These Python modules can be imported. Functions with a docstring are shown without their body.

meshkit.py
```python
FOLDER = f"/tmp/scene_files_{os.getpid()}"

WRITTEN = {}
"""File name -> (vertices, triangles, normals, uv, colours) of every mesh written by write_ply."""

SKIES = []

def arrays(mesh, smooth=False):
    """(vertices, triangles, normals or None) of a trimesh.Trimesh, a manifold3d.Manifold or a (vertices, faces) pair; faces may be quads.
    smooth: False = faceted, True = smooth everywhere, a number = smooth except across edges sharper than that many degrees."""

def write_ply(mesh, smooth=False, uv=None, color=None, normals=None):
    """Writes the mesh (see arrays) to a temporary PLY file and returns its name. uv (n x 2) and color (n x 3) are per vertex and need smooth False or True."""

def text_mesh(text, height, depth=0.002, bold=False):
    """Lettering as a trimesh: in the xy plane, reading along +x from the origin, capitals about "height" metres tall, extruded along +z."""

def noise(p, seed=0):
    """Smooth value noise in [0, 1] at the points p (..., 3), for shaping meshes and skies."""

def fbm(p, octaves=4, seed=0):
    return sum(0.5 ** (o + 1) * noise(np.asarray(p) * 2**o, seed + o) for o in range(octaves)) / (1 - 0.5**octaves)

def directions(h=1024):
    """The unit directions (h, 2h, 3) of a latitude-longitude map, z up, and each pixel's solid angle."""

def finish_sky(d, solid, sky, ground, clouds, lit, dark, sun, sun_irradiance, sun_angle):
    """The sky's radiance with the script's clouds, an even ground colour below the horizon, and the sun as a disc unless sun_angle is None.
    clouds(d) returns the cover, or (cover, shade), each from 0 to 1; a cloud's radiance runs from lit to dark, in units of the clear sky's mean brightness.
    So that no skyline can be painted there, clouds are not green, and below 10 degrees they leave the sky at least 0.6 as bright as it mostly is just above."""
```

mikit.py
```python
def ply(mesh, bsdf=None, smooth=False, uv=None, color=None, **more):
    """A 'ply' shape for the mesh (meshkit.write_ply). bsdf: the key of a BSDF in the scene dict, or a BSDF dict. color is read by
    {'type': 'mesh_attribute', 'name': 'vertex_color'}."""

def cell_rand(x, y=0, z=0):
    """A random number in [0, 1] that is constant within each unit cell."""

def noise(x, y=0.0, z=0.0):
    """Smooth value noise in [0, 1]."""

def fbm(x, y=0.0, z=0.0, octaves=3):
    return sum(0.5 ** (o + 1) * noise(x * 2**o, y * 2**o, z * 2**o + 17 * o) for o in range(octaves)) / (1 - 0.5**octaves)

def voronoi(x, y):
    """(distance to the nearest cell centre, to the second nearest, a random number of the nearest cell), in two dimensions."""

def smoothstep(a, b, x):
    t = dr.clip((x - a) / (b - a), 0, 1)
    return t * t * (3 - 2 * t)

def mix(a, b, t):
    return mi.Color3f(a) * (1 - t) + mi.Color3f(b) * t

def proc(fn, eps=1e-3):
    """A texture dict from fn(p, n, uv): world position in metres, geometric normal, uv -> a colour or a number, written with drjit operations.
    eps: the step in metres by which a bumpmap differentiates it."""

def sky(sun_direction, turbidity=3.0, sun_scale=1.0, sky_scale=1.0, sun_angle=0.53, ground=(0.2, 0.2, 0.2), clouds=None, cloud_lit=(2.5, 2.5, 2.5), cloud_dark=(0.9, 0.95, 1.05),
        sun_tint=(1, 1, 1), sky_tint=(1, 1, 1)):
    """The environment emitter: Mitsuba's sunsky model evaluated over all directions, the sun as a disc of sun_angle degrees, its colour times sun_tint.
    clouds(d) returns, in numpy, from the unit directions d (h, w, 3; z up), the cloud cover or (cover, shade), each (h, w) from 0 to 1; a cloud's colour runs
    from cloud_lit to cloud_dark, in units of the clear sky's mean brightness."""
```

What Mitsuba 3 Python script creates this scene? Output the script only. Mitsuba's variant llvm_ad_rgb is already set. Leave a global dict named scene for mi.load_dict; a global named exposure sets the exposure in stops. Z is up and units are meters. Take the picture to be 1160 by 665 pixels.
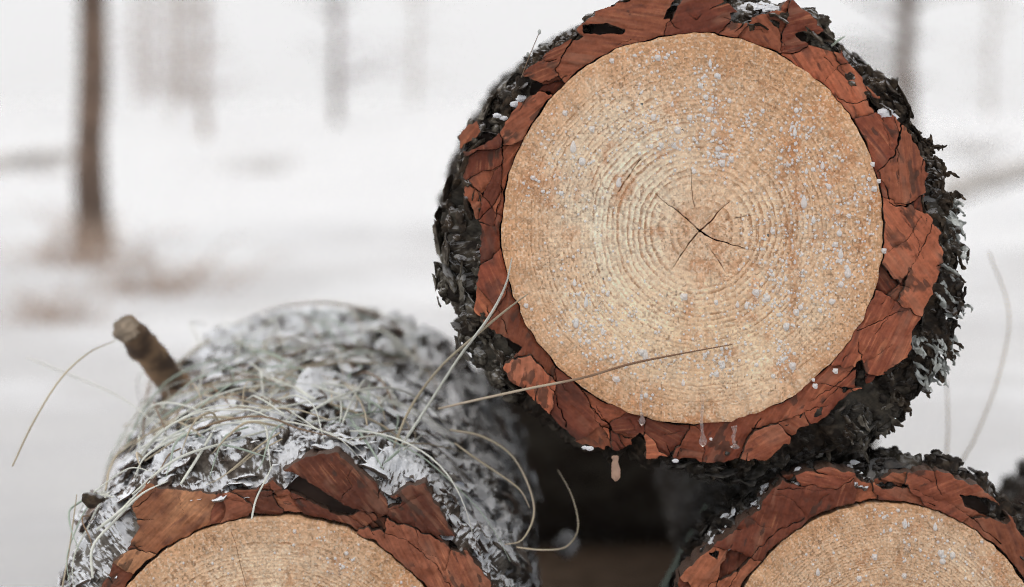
import math, random
import numpy as np, trimesh, shapely
import drjit as dr
import mitsuba as mi
import mikit, meshkit
from scipy.spatial import Delaunay, cKDTree
from shapely.geometry import Polygon, LineString, Point, MultiPolygon
from shapely.ops import unary_union

rng = np.random.default_rng(7)
random.seed(7)
T = mi.ScalarTransform4f
scene, labels = {}, {}

# ------------------------------------------------------------------ camera, sky, exposure
W_PX, H_PX, HFOV = 1160.0, 665.0, 24.0
K = (W_PX / 2) / math.tan(math.radians(HFOV / 2))          # pixels per unit tangent
HORIZON = 150.0
PITCH = math.atan((H_PX / 2 - HORIZON) / K)                # camera looks slightly down
EYE = np.array([0.0, -1.46, 0.50])
FWD = np.array([0, math.cos(PITCH), -math.sin(PITCH)])
UP = np.array([0, math.sin(PITCH), math.cos(PITCH)])
RIGHT = np.array([1.0, 0, 0])
scene['camera'] = {'type': 'thinlens', 'fov': HFOV, 'fov_axis': 'x', 'aperture_radius': 0.0086, 'focus_distance': 1.465,
                   'near_clip': 0.02, 'far_clip': 900.0,
                   'to_world': T().look_at(origin=EYE.tolist(), target=(EYE + FWD).tolist(), up=[0, 0, 1])}
scene['sky'] = mikit.sky([-0.28, -0.62, 0.78], turbidity=4, sun_scale=0.085, sun_angle=30, ground=(0.7, 0.7, 0.7),
                         clouds=lambda d: np.ones(d.shape[:2]), cloud_lit=(2.0, 1.995, 2.01), cloud_dark=(0.9, 0.95, 1.05))
exposure = 1.75
HAZE = 0.002                                               # density of the mist per metre


def ray(px, py):
    v = FWD * 1.0 + RIGHT * ((px - W_PX / 2) / K) - UP * ((py - H_PX / 2) / K)
    return v / np.linalg.norm(v)


def at(px, py, y):
    """the point of the plane y = const that stands behind a place of the picture"""
    v = ray(px, py)
    return EYE + v * ((y - EYE[1]) / v[1])


# ------------------------------------------------------------------ materials
smoothstep, mix, noise, fbm = mikit.smoothstep, mikit.mix, mikit.noise, mikit.fbm


def two(d):
    return {'type': 'twosided', 'bsdf': d}


def material(name, fn, rough=0.8, spec=0.25, bump=None, bump_scale=1.0, eps=4e-4, twosided=True):
    d = {'type': 'principled', 'base_color': mikit.proc(fn), 'roughness': rough, 'specular': spec}
    if bump is not None:
        d = {'type': 'bumpmap', 'arbitrary': mikit.proc(bump, eps), 'scale': bump_scale, 'bsdf': d}
    scene[name] = two(d) if twosided else d
    return name


def wood_material(name, c, R, tone=1.0, streaks=True, seed=0.0):
    cx, cz = float(c[0]), float(c[2])

    def fn(p, n, uv):
        x, z = (p.x - cx) / R, (p.z - cz) / R
        r = dr.sqrt(x * x + z * z)
        a = dr.atan2(z, x)
        ca, sa = x / (r + 1e-4), z / (r + 1e-4)
        lo = fbm(x * 2.3 + seed, z * 2.3, 3.0 + seed)
        mid = fbm(x * 9 + seed, z * 9, 1.0)
        fine = fbm(x * 70, z * 70, seed, octaves=2)
        grit = noise(x * 150, z * 150, 5.0)
        rw = r * (1 + 0.07 * (noise(ca * 1.6 + 5, sa * 1.6 + seed) - 0.5)) + 0.012 * (mid - 0.5)
        t = 24.0 * rw + 13.0 * rw * rw + 2.6 * noise(rw * 7.0 + seed, 2.0) + 0.28 * (noise(x * 30, z * 30, 3.0) - 0.5)
        k = dr.floor(t)
        f = t - k
        late = smoothstep(0.2, 0.85, f) * (1 - smoothstep(0.88, 1.0, f))
        dots = smoothstep(0.3, 0.75, noise(x * 62 + 11, z * 62, 6.0))
        late *= (0.35 + 0.65 * mikit.cell_rand(k, 3.0)) * (0.45 + 0.75 * dots) * mix2(1.0, 0.50, smoothstep(0.45, 0.8, r)) * smoothstep(0.03, 0.12, r)
        late *= 0.65 + 0.7 * smoothstep(0.3, 0.7, fbm(x * 3.1 + 7, z * 3.1, 2.0))
        wide = smoothstep(0.35, 0.75, noise(rw * 11 + 3.0, seed, 4.0))                  # broad bands of good and lean years
        rays = noise(ca * 30 + 40, sa * 30 + seed, r * 2.0) * 0.6 + noise(ca * 75 + 9, sa * 75, r * 4.0) * 0.4
        saw = fbm((x * 0.82 + z * 0.57) * 75, (z * 0.82 - x * 0.57) * 2.2, 9.0, octaves=2)
        pore = smoothstep(0.72, 0.88, noise(x * 80 + 3, z * 80, 2.0)) * smoothstep(0.25, 0.65, fbm(x * 5 + 9, z * 5, 4.0))
        fleck = smoothstep(0.66, 0.82, noise(x * 46 + ca * 3, z * 46, 13.0)) * smoothstep(0.4, 0.7, fbm(x * 6, z * 6, 15.0))
        col = mix((0.74, 0.505, 0.325), (0.88, 0.70, 0.505), smoothstep(0.3, 0.72, lo + 0.3 * (mid - 0.5)))
        if streaks:
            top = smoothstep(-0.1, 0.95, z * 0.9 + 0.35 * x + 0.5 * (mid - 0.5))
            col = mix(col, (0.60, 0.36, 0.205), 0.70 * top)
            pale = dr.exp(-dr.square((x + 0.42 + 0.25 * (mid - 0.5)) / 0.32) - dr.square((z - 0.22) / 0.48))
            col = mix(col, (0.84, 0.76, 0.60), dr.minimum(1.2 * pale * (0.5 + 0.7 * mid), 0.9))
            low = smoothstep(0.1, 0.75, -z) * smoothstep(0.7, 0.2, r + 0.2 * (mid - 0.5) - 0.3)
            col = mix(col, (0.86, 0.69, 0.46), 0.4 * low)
            run = dr.exp(-dr.square((x - 0.48 + 0.03 * (noise(z * 9, 1.0) - 0.5)) / 0.038)) * smoothstep(-0.75, -0.2, z) * smoothstep(0.85, 0.45, z)
            run2 = dr.exp(-dr.square((x - 0.10 + 0.03 * (noise(z * 9, 7.0) - 0.5)) / 0.04)) * smoothstep(0.05, 0.4, z)
            col = mix(col, (0.48, 0.215, 0.09), 0.8 * dr.maximum(run, 0.6 * run2) * smoothstep(0.3, 0.6, fbm(x * 12, z * 7, 3.0)))
        heart = dr.exp(-dr.square(r / 0.17))
        col = mix(col, (0.66, 0.43, 0.29), 0.5 * heart)
        rim = smoothstep(0.74, 1.02, r + 0.2 * (mid - 0.5))
        col = mix(col, (0.55, 0.275, 0.125), 0.68 * rim)
        col = mix(col, (0.60, 0.38, 0.22), 0.22 * wide)
        col = mix(col, (0.38, 0.18, 0.08), dr.minimum(1.05 * late, 0.8))
        col = mix(col, (0.24, 0.12, 0.06), 0.6 * pore)
        col = mix(col, (0.33, 0.17, 0.08), 0.4 * fleck)
        rust = smoothstep(0.54, 0.75, fbm(x * 14 + 40, z * 11, 6.0)) * smoothstep(0.4, 0.65, fbm(x * 3, z * 3, 8.0))
        col = mix(col, (0.46, 0.19, 0.075), 0.5 * rust)
        speck = smoothstep(0.58, 0.80, noise(x * 105 + 7, z * 105, 21.0)) * (0.4 + 0.6 * smoothstep(0.3, 0.7, mid))
        col = col * mi.Color3f(1.08, 1.07, 1.06) * (1 - 0.24 * speck)
        glint = smoothstep(0.62, 0.85, noise(x * 120 + 31, z * 120, 11.0))
        col = mix(col, (0.90, 0.82, 0.68), 0.35 * glint)
        return dr.minimum(col * tone * (0.78 + 0.30 * fine + 0.20 * grit + 0.34 * (rays - 0.5) + 0.24 * (saw - 0.5)), 0.9)

    def bump(p, n, uv):
        x, z = (p.x - cx) / R, (p.z - cz) / R
        return fbm((x * 0.82 + z * 0.57) * 60, (z * 0.82 - x * 0.57) * 4, 9.0, octaves=2) + 0.9 * noise(x * 110, z * 110)

    return material(name, fn, 0.6, 0.35, bump, 0.0006)


def mix2(a, b, t):
    return a + (b - a) * t


def bark_cut(name, c, lo, hi, dark=(0.05, 0.03, 0.022)):
    """sawn end of a bark plate: layered rusty fibres; its flanks are weathered dark"""
    cx, cz = float(c[0]), float(c[2])

    def fn(p, n, uv):
        x, z = p.x - cx, p.z - cz
        w, q = uv.x, uv.y * 3.1416
        cq, sq = dr.cos(q), dr.sin(q)
        u, v = x * cq + z * sq, z * cq - x * sq
        big = fbm(x * 55, z * 55, w * 9)
        fib = fbm(u * 75, v * 800, w * 5, octaves=2)
        lam = noise(v * 300 + 2.5 * noise(u * 60, v * 60, 4.0), u * 18, w * 3)
        grit = fbm(x * 700, z * 700, p.y * 700, octaves=2)
        tone = smoothstep(0.1, 0.9, big + 0.9 * (w - 0.5))
        col = mix(lo, hi, tone)
        col = mix(col, (0.46, 0.20, 0.10), 0.35 * smoothstep(0.55, 0.8, fib) * smoothstep(0.4, 0.65, big))
        col = mix(col, (0.075, 0.028, 0.02), 0.7 * smoothstep(0.58, 0.84, lam) * smoothstep(0.35, 0.6, fbm(x * 80, z * 80, 6.0)))
        col = col * (0.72 + 0.5 * dr.sin(w * 37.0) * dr.sin(w * 37.0)) * (0.38 + 0.66 * fib + 0.50 * grit + 0.16 * lam)
        col = mix(col, (0.36, 0.19, 0.125), 0.25 * smoothstep(0.60, 0.78, fbm(u * 35 + w * 20, v * 170, 8.0)))
        chip = smoothstep(0.60, 0.70, fbm(u * 110 + 5, v * 260, 3.0))
        col = mix(col, dark, 0.7 * chip * smoothstep(0.48, 0.62, fbm(x * 70, z * 70, 12.0)))
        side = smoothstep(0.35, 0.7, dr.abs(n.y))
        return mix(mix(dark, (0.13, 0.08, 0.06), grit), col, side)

    def bump(p, n, uv):
        x, z = p.x - cx, p.z - cz
        q = uv.y * 3.1416
        cq, sq = dr.cos(q), dr.sin(q)
        u, v = x * cq + z * sq, z * cq - x * sq
        return fbm(u * 60, v * 500, uv.x, octaves=2) + 0.8 * fbm(x * 350, z * 350, p.y * 350, octaves=2)

    return material(name, fn, 0.7, 0.3, bump, 0.0012)


def dark_bark(name, base, light, amount, frost=0.0, frost_col=(0.80, 0.83, 0.88), seed=0.0, thr=0.5):
    """weathered bark; lichen in patches; hoar frost where it settles, on faces that look up"""
    def fn(p, n, uv):
        big = fbm(p.x * 22 + seed, p.y * 14, p.z * 22)
        fine = fbm(p.x * 260, p.y * 200, p.z * 260, octaves=2)
        col = mix(base, mi.Color3f(base) * 2.2 + mi.Color3f(0.01, 0.005, 0.0), smoothstep(0.35, 0.8, fine))
        col = mix(col, light, amount * smoothstep(0.46, 0.7, big + 0.35 * (fine - 0.5)))
        col = col * (0.7 + 0.6 * noise(p.x * 900, p.y * 900, p.z * 900))
        if frost > 0:
            lay = fbm(p.x * 55 + 3, p.y * 38, p.z * 55, octaves=3)
            up = n.z * 0.42 + 0.13 - 0.10 * n.y
            f = smoothstep(thr - 0.09, thr + 0.07, up + 0.75 * (lay - 0.5) + 0.5 * (fine - 0.5) + 0.2 * (big - 0.5))
            col = mix(col, mi.Color3f(frost_col) * (0.82 + 0.3 * noise(p.x * 500, p.y * 500, p.z * 500)), f * frost)
        return col

    return material(name, fn, 0.85, 0.2)


def plain(name, col, var=0.25, scale=60.0, rough=0.7, spec=0.3, col2=None):
    c2 = col2 or tuple(v * (1 - var) for v in col)

    def fn(p, n, uv):
        f = fbm(p.x * scale, p.y * scale, p.z * scale)
        return mix(c2, col, smoothstep(0.25, 0.75, f))

    return material(name, fn, rough, spec)


# ------------------------------------------------------------------ mesh helpers
def numbered(name, store=scene):
    if name not in store and name not in labels:
        return name
    k = 1
    while f'{name}_{k:03d}' in store or f'{name}_{k:03d}' in labels:
        k += 1
    return f'{name}_{k:03d}'


counts = {}


def key_for(name):
    k = counts.get(name, 0)
    counts[name] = k + 1
    return name if k == 0 else f'{name}_{k:03d}'


def tag(key, label, cat, group=None, kind=None):
    labels[key] = {'label': label, 'category': cat}
    if group:
        labels[key]['group'] = group
    if kind:
        labels[key]['kind'] = kind


def part(holder, name, mesh, mat, smooth=False, kind=None, label=None, **kw):
    key = key_for(f'{holder}__{name}')
    scene[key] = mikit.ply(mesh, mat, smooth, **kw)
    d = {}
    if kind:
        d['kind'] = kind
    if label:
        d['label'] = label
    if d:
        labels[key] = d
    return key


def spline(pts, n):
    pts = np.asarray(pts, float)
    if len(pts) == 2:
        return pts[0] + (pts[1] - pts[0]) * np.linspace(0, 1, n)[:, None]
    P = np.vstack([2 * pts[0] - pts[1], pts, 2 * pts[-1] - pts[-2]])
    out = []
    for u in np.linspace(0, len(pts) - 1 - 1e-9, n):
        i = int(u)
        t = u - i
        a, b, c, d = P[i:i + 4]
        out.append(0.5 * (2 * b + (c - a) * t + (2 * a - 5 * b + 4 * c - d) * t * t + (3 * b - a - 3 * c + d) * t ** 3))
    return np.array(out)


def tube(pts, radii, sides=6):
    pts = np.asarray(pts, float)
    n = len(pts)
    radii = np.broadcast_to(radii, (n,))
    tan = np.gradient(pts, axis=0)
    tan /= np.linalg.norm(tan, axis=1, keepdims=True) + 1e-12
    ref = np.array([0, 0, 1.0]) if abs(tan[0][2]) < 0.9 else np.array([1.0, 0, 0])
    u = np.cross(tan[0], ref)
    u /= np.linalg.norm(u)
    V = []
    for i in range(n):
        u = u - tan[i] * (u @ tan[i])
        u /= np.linalg.norm(u) + 1e-12
        w = np.cross(tan[i], u)
        a = np.arange(sides) * 2 * np.pi / sides
        V.append(pts[i] + radii[i] * (np.cos(a)[:, None] * u + np.sin(a)[:, None] * w))
    V = np.vstack(V + [pts[:1], pts[-1:]])
    F = []
    for i in range(n - 1):
        for j in range(sides):
            k = (j + 1) % sides
            a, b, c, d = i * sides + j, i * sides + k, (i + 1) * sides + k, (i + 1) * sides + j
            F += [[a, b, c], [a, c, d]]
    e0, e1 = n * sides, n * sides + 1
    for j in range(sides):
        k = (j + 1) % sides
        F += [[e0, k, j], [e1, (n - 1) * sides + j, (n - 1) * sides + k]]
    return V, np.array(F)


def resample(ring, step):
    L = ring.length
    n = max(6, int(L / step))
    return np.array([ring.interpolate(i / n, normalized=True).coords[0] for i in range(n)])


def slab(poly, grid, step, depth, relief, nscale, bevel, seed, wallnoise=0.0, off=0.0):
    """a plate with an uneven sawn face (at depth 0, looking back) and rough flanks going into the log: (u, w, d) coordinates"""
    rings = [poly.exterior] + list(poly.interiors)
    loops = [resample(r, step) for r in rings]
    x0, y0, x1, y1 = poly.bounds
    gx, gy = np.meshgrid(np.arange(x0, x1, grid), np.arange(y0, y1, grid * 0.87))
    gx = gx + (np.arange(gx.shape[0]) % 2)[:, None] * grid / 2
    P = np.stack([gx.ravel(), gy.ravel()], 1)
    P = P + np.random.default_rng(seed).uniform(-0.2, 0.2, P.shape) * grid
    inner = poly.buffer(-0.55 * min(step, grid))
    P = P[shapely.contains_xy(inner, P[:, 0], P[:, 1])] if not inner.is_empty else P[:0]
    B = np.vstack(loops)
    A = np.vstack([B, P])
    tri = Delaunay(A).simplices
    cen = A[tri].mean(1)
    tri = tri[shapely.contains_xy(poly, cen[:, 0], cen[:, 1])]
    area = np.cross(A[tri[:, 1]] - A[tri[:, 0]], A[tri[:, 2]] - A[tri[:, 0]])
    tri = np.where((area > 0)[:, None], tri, tri[:, ::-1])            # counter-clockwise in (u, w) seen from the camera
    h = meshkit.fbm(np.column_stack([A * nscale, np.full(len(A), seed * 3.1)]), 4, seed) - 0.5
    d = off - relief * 2 * h
    d[:len(B)] += bevel
    V = np.column_stack([A, d])
    F = [tri]
    base = 0
    extra = []
    nv = len(V)
    for lp in loops:
        n = len(lp)
        idx = np.arange(base, base + n)
        base += n
        extra.append(V[idx])                              # own copy of the rim, so that the sawn edge stays crisp
        prev = np.arange(nv, nv + n)
        nv += n
        cxy = lp.mean(0)
        for q, dd in enumerate((0.3, 1.0)):
            nn = meshkit.noise(np.column_stack([lp * nscale * 3, np.full(n, q * 7.7 + seed)]), seed + 5) - 0.5
            vec = lp - cxy
            vec = vec / (np.linalg.norm(vec, axis=1, keepdims=True) + 1e-9)
            ring = np.column_stack([lp + vec * nn[:, None] * wallnoise * 2, np.full(n, off + bevel + depth * dd)])
            extra.append(ring)
            cur = np.arange(nv, nv + n)
            nv += n
            j = np.roll(np.arange(n), -1)
            F.append(np.column_stack([prev, cur, cur[j]]))
            F.append(np.column_stack([prev, cur[j], prev[j]]))
            prev = cur
    return np.vstack([V] + extra), np.vstack(F)


class Frame:
    """a log: centre of its sawn face, axis going away from the camera"""
    def __init__(self, cpx, cpy, y, vx, vy):
        self.c = at(cpx, cpy, y)
        self.a = ray(vx, vy)
        self.e1 = np.cross(self.a, [0, 0, 1.0])
        self.e1 /= np.linalg.norm(self.e1)
        self.e2 = np.cross(self.e1, self.a)
        self.px = 1.0 * (np.linalg.norm(at(cpx + 10, cpy, y) - self.c)) / 10   # metres per pixel at the face

    def world(self, v):
        v = np.asarray(v, float)
        return self.c + v[:, :1] * self.e1 + v[:, 1:2] * self.e2 + v[:, 2:3] * self.a

    def uw(self, pts):
        """face coordinates of places of the picture"""
        out = []
        for px, py in pts:
            v = ray(px, py)
            t = ((self.c - EYE) @ self.a) / (v @ self.a)
            q = EYE + v * t - self.c
            out.append((q @ self.e1, q @ self.e2))
        return np.array(out)


def jag(pts, step, amp, seed, freq=300.0):
    """resampled outline with a ragged edge"""
    ring = shapely.LinearRing(pts)
    P = resample(ring, step)
    n1 = meshkit.fbm(np.column_stack([P * freq, np.zeros(len(P))]), 3, seed) - 0.5
    n2 = meshkit.fbm(np.column_stack([P * freq, np.ones(len(P)) * 5]), 3, seed + 9) - 0.5
    return Polygon(P + np.column_stack([n1, n2]) * amp * 2).buffer(0)


def jag_line(pts, amp, seed, step=0.002):
    ls = LineString(pts)
    n = max(3, int(ls.length / step))
    P = np.array([ls.interpolate(i / n, normalized=True).coords[0] for i in range(n + 1)])
    o = np.column_stack([meshkit.fbm(np.column_stack([P * 260, np.full(len(P), s)]), 3, seed) - 0.5 for s in (1.0, 8.0)])
    return P + o * amp * 2


def crack_poly(P, w0, w1):
    """a crack as a thin lens: w0 wide at its start, w1 at its end"""
    P = np.asarray(P)
    n = len(P)
    t = np.gradient(P, axis=0)
    t /= np.linalg.norm(t, axis=1, keepdims=True) + 1e-12
    nr = np.column_stack([-t[:, 1], t[:, 0]])
    nz = meshkit.fbm(np.column_stack([P * 420, np.full(n, w0 * 3000)]), 3, 77)
    nz2 = meshkit.fbm(np.column_stack([P * 420, np.full(n, w1 * 3000 + 9)]), 3, 78)
    w = np.linspace(w0, w1, n) / 2
    wa, wb = (w * np.clip(2.6 * q - 0.5, 0.12, 2.2) for q in (nz, nz2))
    return Polygon(np.vstack([P + nr * wa[:, None], (P - nr * wb[:, None])[::-1]])).buffer(0)


def pieces(g, least):
    gs = getattr(g, 'geoms', [g])
    return [p for p in gs if p.geom_type == 'Polygon' and p.area > least]


# bark relief in unrolled coordinates (s along the girth, d along the log)
def bark_relief(s, d, girth, seed, cell=(0.024, 0.06), amp=0.010):
    r = np.random.default_rng(seed)
    wob = np.stack([meshkit.fbm(np.stack([s * 40, d * 22, s * 0 + q], -1), 3, seed + q) - 0.5 for q in (1, 2)], -1)
    u, v = (s + wob[..., 0] * 0.022) / cell[0], (d + wob[..., 1] * 0.04) / cell[1]
    nu, nv = int(math.ceil(girth / cell[0])), int(math.ceil(1.8 / cell[1]))
    gu, gv = np.meshgrid(np.arange(-2, nu + 3), np.arange(-3, nv), indexing='ij')
    pts = np.stack([gu + r.uniform(0, 1, gu.shape), gv + r.uniform(0, 1, gv.shape)], -1).reshape(-1, 2)
    hgt = r.uniform(0, 1, len(pts))
    dist, idx = cKDTree(pts).query(np.stack([u.ravel(), v.ravel()], -1), k=2)
    e = (dist[:, 1] - dist[:, 0]).reshape(s.shape)
    h = hgt[idx[:, 0]].reshape(s.shape)
    edge = np.clip(e / 0.32, 0, 1)
    edge = edge * edge * (3 - 2 * edge)
    lam = meshkit.fbm(np.stack([s * 75, d * 42, s * 0 + 11], -1), 3, seed + 3)
    step = np.floor(lam * 9) / 9 + 0.10 * np.clip((lam * 9) % 1 * 3, 0, 1)
    fine = meshkit.fbm(np.stack([s * 420, d * 260, s * 0 + 5], -1), 3, seed + 4) - 0.5
    ridg = 1 - np.abs(2 * meshkit.fbm(np.stack([s * 190, d * 95, s * 0 + 15], -1), 3, seed + 6) - 1)
    grain = meshkit.noise(np.stack([s * 800, d * 500, s * 0 + 5], -1), seed + 8) - 0.5
    return 0.0042 * (ridg - 0.75) + 0.0014 * grain + amp * (edge * (0.35 + 0.55 * h) + (step - 0.5) * 0.9 * (0.4 + 0.6 * edge)) + 0.0026 * fine


class Log:
    def __init__(self, key, frame, r_front, r_body, grow, length, seed, amp, ramp=0.022, start=0.006, low=0.0):
        """r_front, r_body: radius by angle; grow(d): how the girth changes along the log; low: how far the axis drops per metre"""
        self.key, self.f, self.rf, self.rb, self.grow, self.len = key, frame, r_front, r_body, grow, length
        self.seed, self.amp, self.ramp, self.start, self.lift = seed, amp, ramp, start, (lambda d: 0 * d)
        counts.setdefault(key, 1)

    def base(self, th, d):
        t = np.clip((d - self.start) / self.ramp, 0, 1)
        t = t * t * (3 - 2 * t)
        return (self.rf(th) * (1 - t) + self.rb(th) * t) * self.grow(d)

    def point(self, th, d, h=0.0):
        th, d = np.atleast_1d(th).astype(float), np.atleast_1d(d).astype(float)
        r = self.base(th, d) + h
        return self.f.world(np.column_stack([r * np.cos(th), r * np.sin(th) + self.lift(d), d]))

    def surf(self, th, d):
        """surface with its relief"""
        s = (th % (2 * np.pi)) * 0.15
        return self.base(th, d) - 0.55 * self.amp + bark_relief(s, d, 0.95, self.seed, amp=self.amp) * np.clip((d - self.start) / 0.01 + 0.25, 0, 1)

    def bark(self, ths, ds, mat):
        th, d = np.meshgrid(ths, ds)
        r = self.surf(th, d)
        P = np.stack([r * np.cos(th), r * np.sin(th) + self.lift(d), d + 0 * th], -1)
        nd, nt = th.shape
        V = self.f.world(P.reshape(-1, 3))
        i, j = np.meshgrid(np.arange(nd - 1), np.arange(nt), indexing='ij')
        k = (j + 1) % nt
        a, b, c, e = i * nt + j, i * nt + k, (i + 1) * nt + k, (i + 1) * nt + j
        F = np.vstack([np.stack([a, c, b], -1).reshape(-1, 3), np.stack([a, e, c], -1).reshape(-1, 3)])
        part(self.key, 'bark', (V, F), mat, True)
        # the far end of the log, sawn too
        ring = P[-1]
        V2 = self.f.world(np.vstack([ring, [[0, self.lift(np.array([self.len]))[0], self.len]]]))
        part(self.key, 'far_end', (V2, np.array([[q, (q + 1) % nt, nt] for q in range(nt)])), 'far_wood')


def polar(table):
    """radius by angle from (degrees, radius) pairs"""
    t = sorted(table)
    a = np.radians([x[0] for x in t])
    r = np.array([x[1] for x in t], float)
    a = np.concatenate([a - 2 * np.pi, a, a + 2 * np.pi])
    r = np.tile(r, 3)
    return lambda th: np.interp((np.asarray(th) + np.pi) % (2 * np.pi) - np.pi, a, r)


def outline_radius(poly):
    """radius by angle of an outline around the origin"""
    P = np.array(poly.exterior.coords)
    a, r = np.arctan2(P[:, 1], P[:, 0]), np.hypot(P[:, 0], P[:, 1])
    bins = np.linspace(-np.pi, np.pi, 181)
    m = np.array([r[(a >= lo - 0.03) & (a < hi + 0.03)].min() if ((a >= lo - 0.03) & (a < hi + 0.03)).any() else np.nan for lo, hi in zip(bins[:-1], bins[1:])])
    c = (bins[:-1] + bins[1:]) / 2
    ok = ~np.isnan(m)
    return lambda th: np.interp((np.asarray(th) + np.pi) % (2 * np.pi) - np.pi, c[ok], m[ok], period=2 * np.pi)


def scale_mesh(n, size, thick, curl, r):
    """a thin ragged flake of bark lying in its xy plane, longer along x"""
    a = np.arange(n) / n * 2 * np.pi + r.uniform(-0.3, 0.3, n) * 6 / n
    rad = size * r.uniform(0.82, 1.06, n) * (1 + 0.14 * np.cos(a * r.integers(2, 4) + r.uniform(0, 6)))
    asp = r.uniform(0.35, 0.8)
    X = np.column_stack([rad * np.cos(a), rad * np.sin(a) * asp])
    mid = X * 0.6 + r.normal(0, 0.05 * size, X.shape)
    tw = r.normal(0, 0.25)

    def z(p):
        return curl * (p[:, 0] ** 2 - 0.6 * p[:, 1] ** 2) / size + tw * p[:, 0] * p[:, 1] / size + r.normal(0, 0.035 * size, len(p))
    top = np.vstack([np.column_stack([X, z(X)]), np.column_stack([mid, z(mid) + thick * 0.7]), [[0, 0, thick * 0.9]]])
    bot = np.column_stack([X * 0.85, top[:n, 2] - thick * 0.7])
    V = np.vstack([top, bot])
    F = []
    for i in range(n):
        j = (i + 1) % n
        F += [[i, j, n + j], [i, n + j, n + i], [n + i, n + j, 2 * n], [j, i, 2 * n + 1 + i], [j, 2 * n + 1 + i, 2 * n + 1 + j]]
    F += [[2 * n + 1, 2 * n + 2 + i, 2 * n + 1 + i] for i in range(1, n - 1)]
    return V, np.array(F)


def join(meshes):
    V, F, k = [], [], 0
    for v, f in meshes:
        V.append(v)
        F.append(np.asarray(f) + k)
        k += len(v)
    return np.vstack(V), np.vstack(F)


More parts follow.
